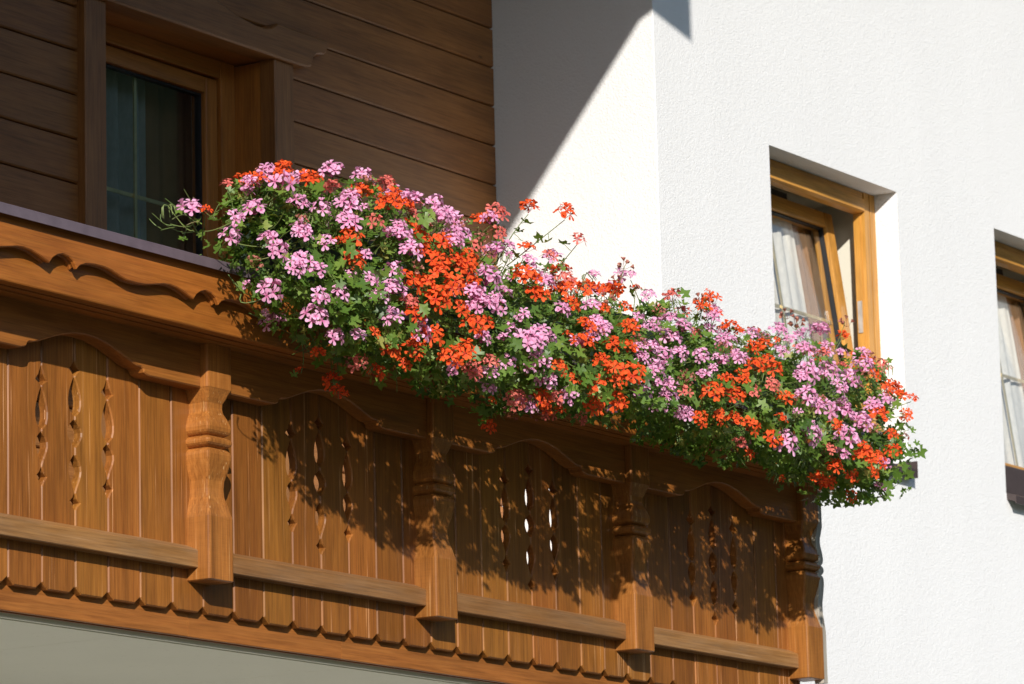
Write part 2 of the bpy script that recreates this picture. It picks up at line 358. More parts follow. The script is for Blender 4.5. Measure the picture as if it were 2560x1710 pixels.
multi('seal', [(2.860, 2.8674, 1.610, 1.632, 3.12, 5.0), (2.2926, 2.300, 1.610, 1.632, 3.12, 5.0), (2.30, 2.86, 1.610, 1.632, 4.992, 4.9995)], M['seal'], door)
dp(box('glazing_bar', 2.549, 2.561, 1.630, 1.636, 3.12, 4.992, M['brass'])); dp(box('glazing_bar', 2.30, 2.86, 1.637, 1.642, 4.606, 4.618, M['brass']))
# ---- room behind the door and behind the windows
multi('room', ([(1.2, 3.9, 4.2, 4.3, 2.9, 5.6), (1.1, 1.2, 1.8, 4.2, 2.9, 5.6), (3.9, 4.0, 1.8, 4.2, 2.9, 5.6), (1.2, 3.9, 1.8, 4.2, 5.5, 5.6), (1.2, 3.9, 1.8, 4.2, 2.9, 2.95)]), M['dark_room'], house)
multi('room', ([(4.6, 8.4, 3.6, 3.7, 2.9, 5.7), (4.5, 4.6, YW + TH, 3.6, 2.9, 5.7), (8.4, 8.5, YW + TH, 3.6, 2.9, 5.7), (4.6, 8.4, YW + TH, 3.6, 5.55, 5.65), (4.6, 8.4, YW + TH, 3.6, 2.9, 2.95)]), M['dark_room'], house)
# inner side of front wall (room face)
for x0, x1 in ((4.6, wins[0][0]), (wins[0][1], wins[1][0]), (wins[1][1], 8.4)):
    hp(box('wall', x0 + .002, x1 - .002, YW + TH, YW + TH + .01, 2.96, 5.54, M['room']))
# ---- tilted windows
def window(x0, x1, label):
    wn = hp(empty('window')); wn['label'] = label
    def wp(o): o.parent = wn; return o
    fy = .895; fw = .083; zb, zt = WZ0 + .03, WZ1
    # plaster reveal lining inside the frame
    multi('inner_reveal', [(x1 - .012, x1 - .001, fy + .047, YW + TH - .001, zb, zt - .001), (x0 + .001, x0 + .012, fy + .047, YW + TH - .001, zb, zt - .001), (x0 + .012, x1 - .012, fy + .047, YW + TH - .001, zt - .013, zt - .001)], M['room'], wn)
    def jamb(s):   # stepped frame section, swept upright
        e = x1 if s > 0 else x0
        pr = [(0, 0), (.040, 0), (.040, .006), (.046, .006), (.046, .0), (.083, 0), (.083, .018), (.0875, .018), (.0875, .046), (0, .046)]
        n = len(pr); v = [(e - s * a, fy + b_, zz) for zz in (zb, zt - .002) for a, b_ in pr]
        f = [tuple(range(n)), tuple(range(2 * n - 1, n - 1, -1))] + [(i, (i + 1) % n, n + (i + 1) % n, n + i) for i in range(n)]
        return recalc(me_from('frame', v, f))
    wp(obj('frame', jamb(1), M['win_v'])); wp(obj('frame', jamb(-1), M['win_v']))
    wp(obj('frame', profile_x('frame', [(fy + .003, zt - .003), (fy + .003, zt - .028), (fy - .004, zt - .030), (fy - .004, zt - .074), (fy + .012, zt - .080), (fy + .046, zt - .080), (fy + .046, zt - .003)], x0 + .088, x1 - .088), M['win_h']))
    wp(obj('frame', boxes('frame', [(x0 + .088, x1 - .088, fy + .003, fy + .046, zb, zb + .06)], .003), M['win_h']))
    multi('weather_bar', [(x0 + .004, x1 - .004, fy - .024, fy - .0045, zb - .004, zb + .105)], M['sill'], wn, .003)
    # sash, hinged at the foot and leaning into the room
    piv = Vector((0, fy + .002, zb + .062)); rot = Matrix.Rotation(-math.radians(7.6), 4, 'X')
    T = Matrix.Translation(piv) @ rot
    def sp(name, bl, mat, bev=.0):
        multi(name, bl, mat, wn, bev, T)
    H = zt - .080 - zb - .062 + .012; a0, a1 = x0 + .118, x1 - .118; sw = .058
    sp('sash', [(a1 - sw, a1, 0, .062, 0, H), (a0, a0 + sw, 0, .062, 0, H)], M['win_v'], .005)
    sp('sash', [(a0 + sw + .0005, a1 - sw - .0005, .002, .062, H - sw, H), (a0 + sw + .0005, a1 - sw - .0005, .002, .062, 0, sw + .01)], M['win_h'], .005)
    sp('pane', [(a0 + sw, a1 - sw, .026, .030, sw, H - sw)], M['glass'])
    sp('seal', [(a1 - sw - .006, a1 - sw - .0006, .016, .034, sw, H - sw), (a0 + sw + .0006, a0 + sw + .006, .016, .034, sw, H - sw), (a0 + sw + .006, a1 - sw - .006, .016, .034, H - sw - .006, H - sw - .0006)], M['seal'])
    bx = a0 + sw + .38 * (a1 - a0 - 2 * sw)
    sp('glazing_bar', [(bx - .0055, bx + .0055, .036, .041, sw, H - sw)], M['brass']); sp('glazing_bar', [(a0 + sw, a1 - sw, .0415, .0465, .455, .467)], M['brass'])
    sp('closer', [(a0 + .18, a0 + .40, .010, .055, H + .0005, H + .028)], M['seal'])
    wp(obj('latch_plate', boxes('latch_plate', [(x1 - .091, x1 - .0877, fy + .022, fy + .040, 4.60, 4.72)]), M['steel']))
    # sheet-metal sill with upturned end
    sl_ = profile_x('sill', [(YW - .040, WZ0 - .042), (YW - .040, WZ0 - .012), (YW - .037, WZ0 - .009), (fy + .002, WZ0 + .030), (fy + .002, WZ0 + .006), (YW - .034, WZ0 - .034), (YW - .035, WZ0 - .042)], x0 + .003, x1 - .010)
    wp(obj('sill', sl_, M['sill']))
    multi('sill_end', [(x1 - .0095, x1 - .006, YW - .041, YW + .09, WZ0 - .043, WZ0 + .020)], M['sill'], wn)
    return T, a0 + sw, a1 - sw, H, wn
def cloth(name, x0, x1, z0, z1, y, amp, folds, mat, seed, top=None):
    n = int(folds * 14); v, f = [], []; r = random.Random(seed)
    ph = [r.uniform(-.6, .6) for _ in range(n + 1)]
    for j in range(9):
        k = j / 8; zz = z1 + (z0 - z1) * k
        for i in range(n + 1):
            u = i / n; s = math.sin(u * folds * 2 * math.pi + ph[i // 6] * .6)
            v.append((x0 + (x1 - x0) * u + .004 * math.sin(u * 31 + seed), y + amp * s * (.55 + .45 * k) + .004 * math.sin(u * 47 + k * 3), zz))
    for j in range(8):
        for i in range(n): f.append((j * (n + 1) + i, j * (n + 1) + i + 1, (j + 1) * (n + 1) + i + 1, (j + 1) * (n + 1) + i))
    return obj(name, me_from(name, v, f, True), mat)
for k, (x0, x1) in enumerate(wins):
    T, g0, g1, H, wn = window(x0, x1, ['honey wood window tilted open beside the flowers', 'honey wood window cut by the right edge'][k])
    wh = ['tilted window beside the flowers', 'window at the right edge'][k]
    gw = g1 - g0
    def hung(nm, a, b_, y, amp, folds, mat, seed):
        o = cloth(nm, a, b_, .05, H - .05, y, amp, folds, mat, seed); o.data.transform(T); return o
    tag(hung('curtain', g0 - .02, g0 + .74 * gw, .062, .006, 5, M['sheer'], 3 + k), 'pale sheer curtain hanging behind the glass of the ' + wh, 'curtain', 'sheer curtains behind the windows')
    tag(hung('curtain', g0 + .64 * gw, g1 - .01, .092, .022, 3, M['drape'], 8 + k), 'brown side drape in deep folds behind the glass of the ' + wh, 'curtain', 'brown drapes behind the windows')
tag(cloth('curtain', 2.70, 3.0, 2.97, 5.05, 1.745, .030, 2.5, M['drape'], 31), 'dim brown drape at the right side behind the balcony door', 'curtain')
tag(cloth('curtain', 2.24, 2.72, 2.97, 5.05, 1.715, .045, 4.5, M['blue_sheer'], 21), 'blue grey curtain in folds behind the balcony door', 'curtain')
# ---- gable roof overhang and purlin (above the picture, they throw the slanting shade)
ms = .377
def roof_z(x): return 6.454 + ms * (x - 1.474)
xl, xr = -3.2, 7.6
v = []
for y in (-.9, 7.2):
    for x, dz in ((xl, 0), (xr, 0), (13.5, -2 * ms * 0), ): pass
rv = [(xl, roof_z(xl)), (xr, roof_z(xr)), (xr + 6.2, roof_z(xr) - ms * 6.2)]
v = [(x, y, zz + d) for d in (0, .22) for y in (-.9, 7.2) for x, zz in rv]
ff = []
for s in (0, 1):
    a = [s, s + 1, 3 + s + 1, 3 + s]; ff += [tuple(a), tuple(6 + q for q in reversed(a))]
    ff += [(s, 6 + s, 6 + s + 1, s + 1), (3 + s + 1, 6 + 3 + s + 1, 6 + 3 + s, 3 + s)]
ff += [(0, 3, 9, 6), (2, 8, 11, 5)]
hp(obj('roof', recalc(me_from('roof', v, ff)), M['roof']))
def purlin(x0, x1, zb):
    zt = roof_z(x0) - .002
    pr = [(-.80, zt), (-.80, zb + .010), (-.799, zb + .004), (-.79, zb), (1.4, zb), (1.4, zt)]
    vv = [(x, a, bb + (roof_z(x1) - roof_z(x0) if (x == x1 and i in (0, 5)) else 0) + (-.075 if (x == x1 and i in (1, 2, 3, 4)) else 0)) for x in (x0, x1) for i, (a, bb) in enumerate(pr)]
    n = 6; f_ = [tuple(range(n)), tuple(range(2 * n - 1, n - 1, -1))] + [(i, (i + 1) % n, n + (i + 1) % n, n + i) for i in range(n)]
    return recalc(me_from('purlin', vv, f_))
hp(obj('purlin', purlin(2.185, 2.541, 6.620), M['side'])); hp(obj('purlin', purlin(7.4, 7.74, 8.3), M['side']))

# ------------------------------------------------------------------ the balcony
XL, XR = -2.28, 3.79
bal = empty('balcony', (0, 0, 2.9))
tag(bal, 'carved brown wooden balcony with turned posts and scalloped plank ends', 'balcony')
def bp_(o): o.parent = bal; o.location = Vector(o.location) - Vector((0, 0, 2.9)); return o
W_ = .125
ZB, ZN, ZT = 2.982, 2.9985, 3.665
def lens(z0, z1, zw, wd, n=7):
    a = []
    for i in range(n + 1):
        u = i / n; zz = z0 + (z1 - z0) * u; uw = (zw - z0) / (z1 - z0)
        e = math.log(.5) / math.log(uw); a.append((wd * math.sin(math.pi * u ** e) ** .9 if 0 < u < 1 else 0., zz))
    return a
def diamond(z0, zw, z1, wd): return [(0, z0), (wd * .45, z0 + (zw - z0) * .55), (wd, zw), (wd * .4, zw + (z1 - zw) * .4), (0, z1)]
outer = diamond(3.2287, 3.2525, 3.275, .017) + lens(3.279, 3.3595, 3.330, .0205) + lens(3.3655, 3.468, 3.403, .0210) + diamond(3.4725, 3.4855, 3.5196, .0195)
centre = diamond(3.185, 3.2035, 3.225, .017) + lens(3.229, 3.3175, 3.282, .0205) + lens(3.3375, 3.4035, 3.372, .0245) + lens(3.4135, 3.508, 3.449, .0210) + diamond(3.512, 3.5285, 3.5478, .018)
def plank_mesh(left=None, right=None, name='plank'):
    g = .0009; hw = W_ / 2 - g; cx = .0215
    pts = [(-hw + cx, ZB), (hw - cx, ZB), (hw, ZN)]
    def clean(seq):
        out = []
        for a, zz in seq:
            if out and abs(out[-1][1] - zz) < 1e-4: continue
            out.append((a, zz))
        return out
    if right: pts += [(hw - a, zz) for a, zz in clean(right)]
    pts += [(hw, ZT), (-hw, ZT)]
    if left: pts += [(-hw + a, zz) for a, zz in reversed(clean(left))]
    pts += [(-hw, ZN)]
    return outline_mesh(name, pts, 0, .0225, .0032)
kinds = {None: plank_mesh(), 0: plank_mesh(None, outer), 1: plank_mesh(outer, centre), 2: plank_mesh(centre, outer), 3: plank_mesh(outer, None)}
for i in range(-18, 30):
    jit = rnd.uniform(-.0012, .0012)
    o = obj('plank', kinds.get(i % 8, kinds[None]) if i % 8 in (0, 1, 2, 3) else kinds[None], M['plank'], None, (W_ * (i + .5), jit + rnd.uniform(0, .0015), rnd.uniform(-.0012, .0012)))
    bp_(o)
# scalloped-plank return at the right end of the balcony
for j in range(6):
    o = obj('plank', kinds[None], M['plank'], None, (3.772, .02 + .07 + j * W_, 0)); o.rotation_euler = (0, 0, math.pi / 2); bp_(o)
# turned square posts
prof = [(3.0560, .0500), (3.2150, .0500), (3.2185, .0492), (3.2300, .0462), (3.2480, .0418), (3.2680, .0358), (3.2880, .0345), (3.3080, .0358), (3.3300, .0420), (3.3480, .0458), (3.3620, .0488), (3.3720, .0494),
        (3.3800, .0478), (3.3850, .0440), (3.3880, .0400), (3.3900, .0345), (3.3930, .0410), (3.3965, .0460), (3.4010, .0496), (3.4060, .0504), (3.4110, .0496), (3.4150, .0458), (3.4180, .0412), (3.4205, .0345), (3.4235, .0405), (3.4275, .0450), (3.4330, .0482),
        (3.4420, .0492), (3.4520, .0472), (3.4660, .0424), (3.4800, .0355), (3.4920, .0335), (3.5040, .0342), (3.5160, .0398), (3.5280, .0440), (3.5385, .0490), (3.5400, .0500), (3.6480, .0500)]
def post_mesh():
    v, f = [], []; ch = .0062; bev = .0035
    K = 8
    rows = [(3.0560 - .0, .0465)] + [(3.0585, .0500)] + prof[1:]
    for zz, h in rows:
        fr = -.071 + (.05 - h); c = ch
        v += [(-h, .004, zz), (-h, fr + c, zz), (-h + c * .3, fr + c * .3, zz), (-h + c, fr, zz), (h - c, fr, zz), (h - c * .3, fr + c * .3, zz), (h, fr + c, zz), (h, .004, zz)]
    for i in range(len(rows) - 1):
        for j in range(K): f.append((i * K + j, i * K + (j + 1) % K, (i + 1) * K + (j + 1) % K, (i + 1) * K + j))
    n = len(rows); f += [tuple(range(K - 1, -1, -1)), tuple((n - 1) * K + j for j in range(K))]
    return recalc(me_from('post', v, f))
pm = post_mesh()
posts = [-1.267, -.267, .733, 1.727, 2.736, 3.735]
for x in posts: bp_(obj('post', pm, M['post'], None, (x, 0, 0)))
# pale grey strip repeating the end post's outline, shifted right and down
rs = [(3.735 + h + .0175, zz - .009) for zz, h in prof if zz < 3.6]
ls = [(3.735 + h - .012, zz - .010) for zz, h in prof if zz < 3.6]
o = obj('edge_strip', outline_mesh('edge_strip', rs + [(rs[-1][0], 3.646), (ls[-1][0], 3.646)] + ls[::-1], -.0700, -.040, .001), M['grey_wood']); o['label'] = 'pale grey edge strip along the end post'; bp_(o)
# lower rail, bay by bay
rp = [(.0035, 3.148), (-.033, 3.1325), (-.035, 3.130), (-.035, 3.089), (-.033, 3.087), (-.026, 3.087), (-.0255, 3.091), (-.022, 3.091), (-.0215, 3.087), (-.013, 3.087), (-.0125, 3.091), (-.009, 3.091), (-.0085, 3.087), (.0035, 3.087)]
vhalf = [(.0, 3.604), (.045, 3.6005), (.092, 3.5905), (.138, 3.5755), (.175, 3.5625), (.198, 3.5565), (.212, 3.556), (.219, 3.5520), (.223, 3.5440), (.232, 3.5400), (.245, 3.5375)]
for i in range(len(posts) - 1):
    a, b2 = posts[i] + .0505, posts[i + 1] - .0505; m = (posts[i] + posts[i + 1]) / 2
    bp_(obj('rail', profile_x('rail', rp, a, b2), M['rail']))
    bottom = [(m - x, zz) for x, zz in reversed(vhalf)] + [(m + x, zz) for x, zz in vhalf[1:]]
    pts = [(a, 3.5375)] + bottom + [(b2, 3.5375), (b2, 3.662), (a, 3.662)]
    bp_(obj('valance', outline_mesh('valance', pts, -.050, -.004, .003), M['valance']))
# small rail return past the end post
# box beam, carved overlay board, metal cap
XE = 3.84
bb = [(-.170, 3.652), (-.1685, 3.6492), (-.165, 3.6485), (-.140, 3.6485), (-.139, 3.653), (-.131, 3.653), (-.130, 3.6485), (-.104, 3.6485), (-.103, 3.653), (-.095, 3.653), (-.094, 3.6485), (.05, 3.6485), (.05, 3.806), (-.170, 3.806)]
bp_(obj('beam', profile_x('beam', bb, XL, XE), M['beam']))
o = box('beam', 3.68, XE - .002, .0505, .797, 3.655, 3.806, M['side']); bp_(o)
unit = [(0, 3.7085), (.012, 3.722), (.028, 3.7315), (.050, 3.7375), (.072, 3.7345), (.088, 3.7260), (.100, 3.7100), (.112, 3.7200), (.135, 3.7280), (.170, 3.7315), (.205, 3.7310), (.230, 3.7275), (.262, 3.7190), (.290, 3.7135), (.325, 3.7120), (.362, 3.7140), (.400, 3.7210), (.430, 3.7270), (.455, 3.7290), (.485, 3.7265), (.510, 3.7205), (.530, 3.7140)]
def wave(dz, x0, x1):
    out = []; k = -6
    while True:
        for a, zz in unit:
            x = -.083 + .548 * k + a
            if x > x1 - .003: return [(x0, out[0][1])] + out + [(x1, out[-1][1])]
            if x > x0 + .003: out.append((x, zz + dz))
        k += 1
bp_(obj('overlay_board', outline_mesh('overlay_board', wave(0, XL, XE) + [(XE, 3.800), (XL, 3.800)], -.198, -.1872, .0025), M['beam']))
bp_(obj('overlay_moulding', outline_mesh('overlay_moulding', wave(.0045, XL, XE) + [(XE, 3.798), (XL, 3.798)], -.1868, -.1785, .002), M['beam']))
bp_(obj('overlay_moulding', outline_mesh('overlay_moulding', wave(.0015, XL, XE) + [(XE, 3.798), (XL, 3.798)], -.1783, -.1702, .002), M['beam']))
cp = [(-.2185, 3.7900), (-.2185, 3.8135), (-.2165, 3.8156), (.078, 3.8250), (.08, 3.822), (.08, 3.790), (.077, 3.790), (.077, 3.8195), (-.2155, 3.8115), (-.2155, 3.7900)]
cap = bp_(obj('cap', profile_x('cap', cp, XL, XE + .03), M['cap'])); cap['label'] = 'dark purple brown sheet metal rail cap'
bp_(obj('cap', boxes('cap', [(3.66, XE + .03, .0805, .797, 3.808, 3.822)]), M['cap']))
# fascia under the tongues: three lengths with open joints
fpz = [(.0205, 2.9245), (.022, 2.9226), (.028, 2.9226), (.0285, 2.927), (.034, 2.927), (.0345, 2.9205), (.041, 2.9205), (.0415, 2.926), (.048, 2.926), (.048, 3.06), (.0205, 3.06)]
fx = [XL, -1.42, .712, 1.362, XR + .0]
for a, b2 in zip(fx, fx[1:]): bp_(obj('fascia', profile_x('fascia', fpz, a + .0007, b2 - .0007), M['fascia']))
# floor slab, painted soffit panels with thin joints
bp_(box('floor_slab', XL, 3.75, .05, YC - .002, 2.925, 2.968, M['floor']))
sx = [XL, -1.359, -.427, .505, 1.437, 2.37, 3.30, 3.76]
for a, b2 in zip(sx, sx[1:]): bp_(obj('soffit_panel', boxes('soffit_panel', [(a + .0012, b2 - .0012, .062, YC - .003, 2.909, 2.9235)], .0008), M['soffit']))
bp_(obj('soffit_edge', boxes('soffit_edge', [(XL, 3.76, .0490, .0605, 2.9115, 2.924)]), M['soffit']))

# ------------------------------------------------------------------ planter boxes on the cap
for k in range(5):
    x0 = .86 + k * .57; x1 = x0 + .55
    t_ = empty('planter_box', ((x0 + x1) / 2, -.10, 3.826))
    wd = ['first', 'second', 'third', 'fourth', 'fifth'][k]
    tag(t_, wd + ' dark planter box from the left, under the geraniums on the rail', 'planter', 'planter boxes on the balcony rail')
    l = .27
    vs = []
    def ring(zz, e): return [(-l - e, -.085 - e, zz), (l + e, -.085 - e, zz), (l + e, .085 + e, zz), (-l - e, .085 + e, zz)]
    vs = ring(0, -.012) + ring(.145, 0) + ring(.145, .008) + ring(.158, .008) + ring(.158, -.004) + ring(.02, -.016)
    ff = [(3, 2, 1, 0)] + [(4 * r + i, 4 * r + (i + 1) % 4, 4 * r + 4 + (i + 1) % 4, 4 * r + 4 + i) for r in range(5) for i in range(4)] + [(20, 21, 22, 23)]
    obj('trough', recalc(me_from('trough', vs, ff)), M['box'], t_)
    obj('soil', me_from('soil', ring(.135, -.006), [(0, 1, 2, 3)]), M['soil'], t_)

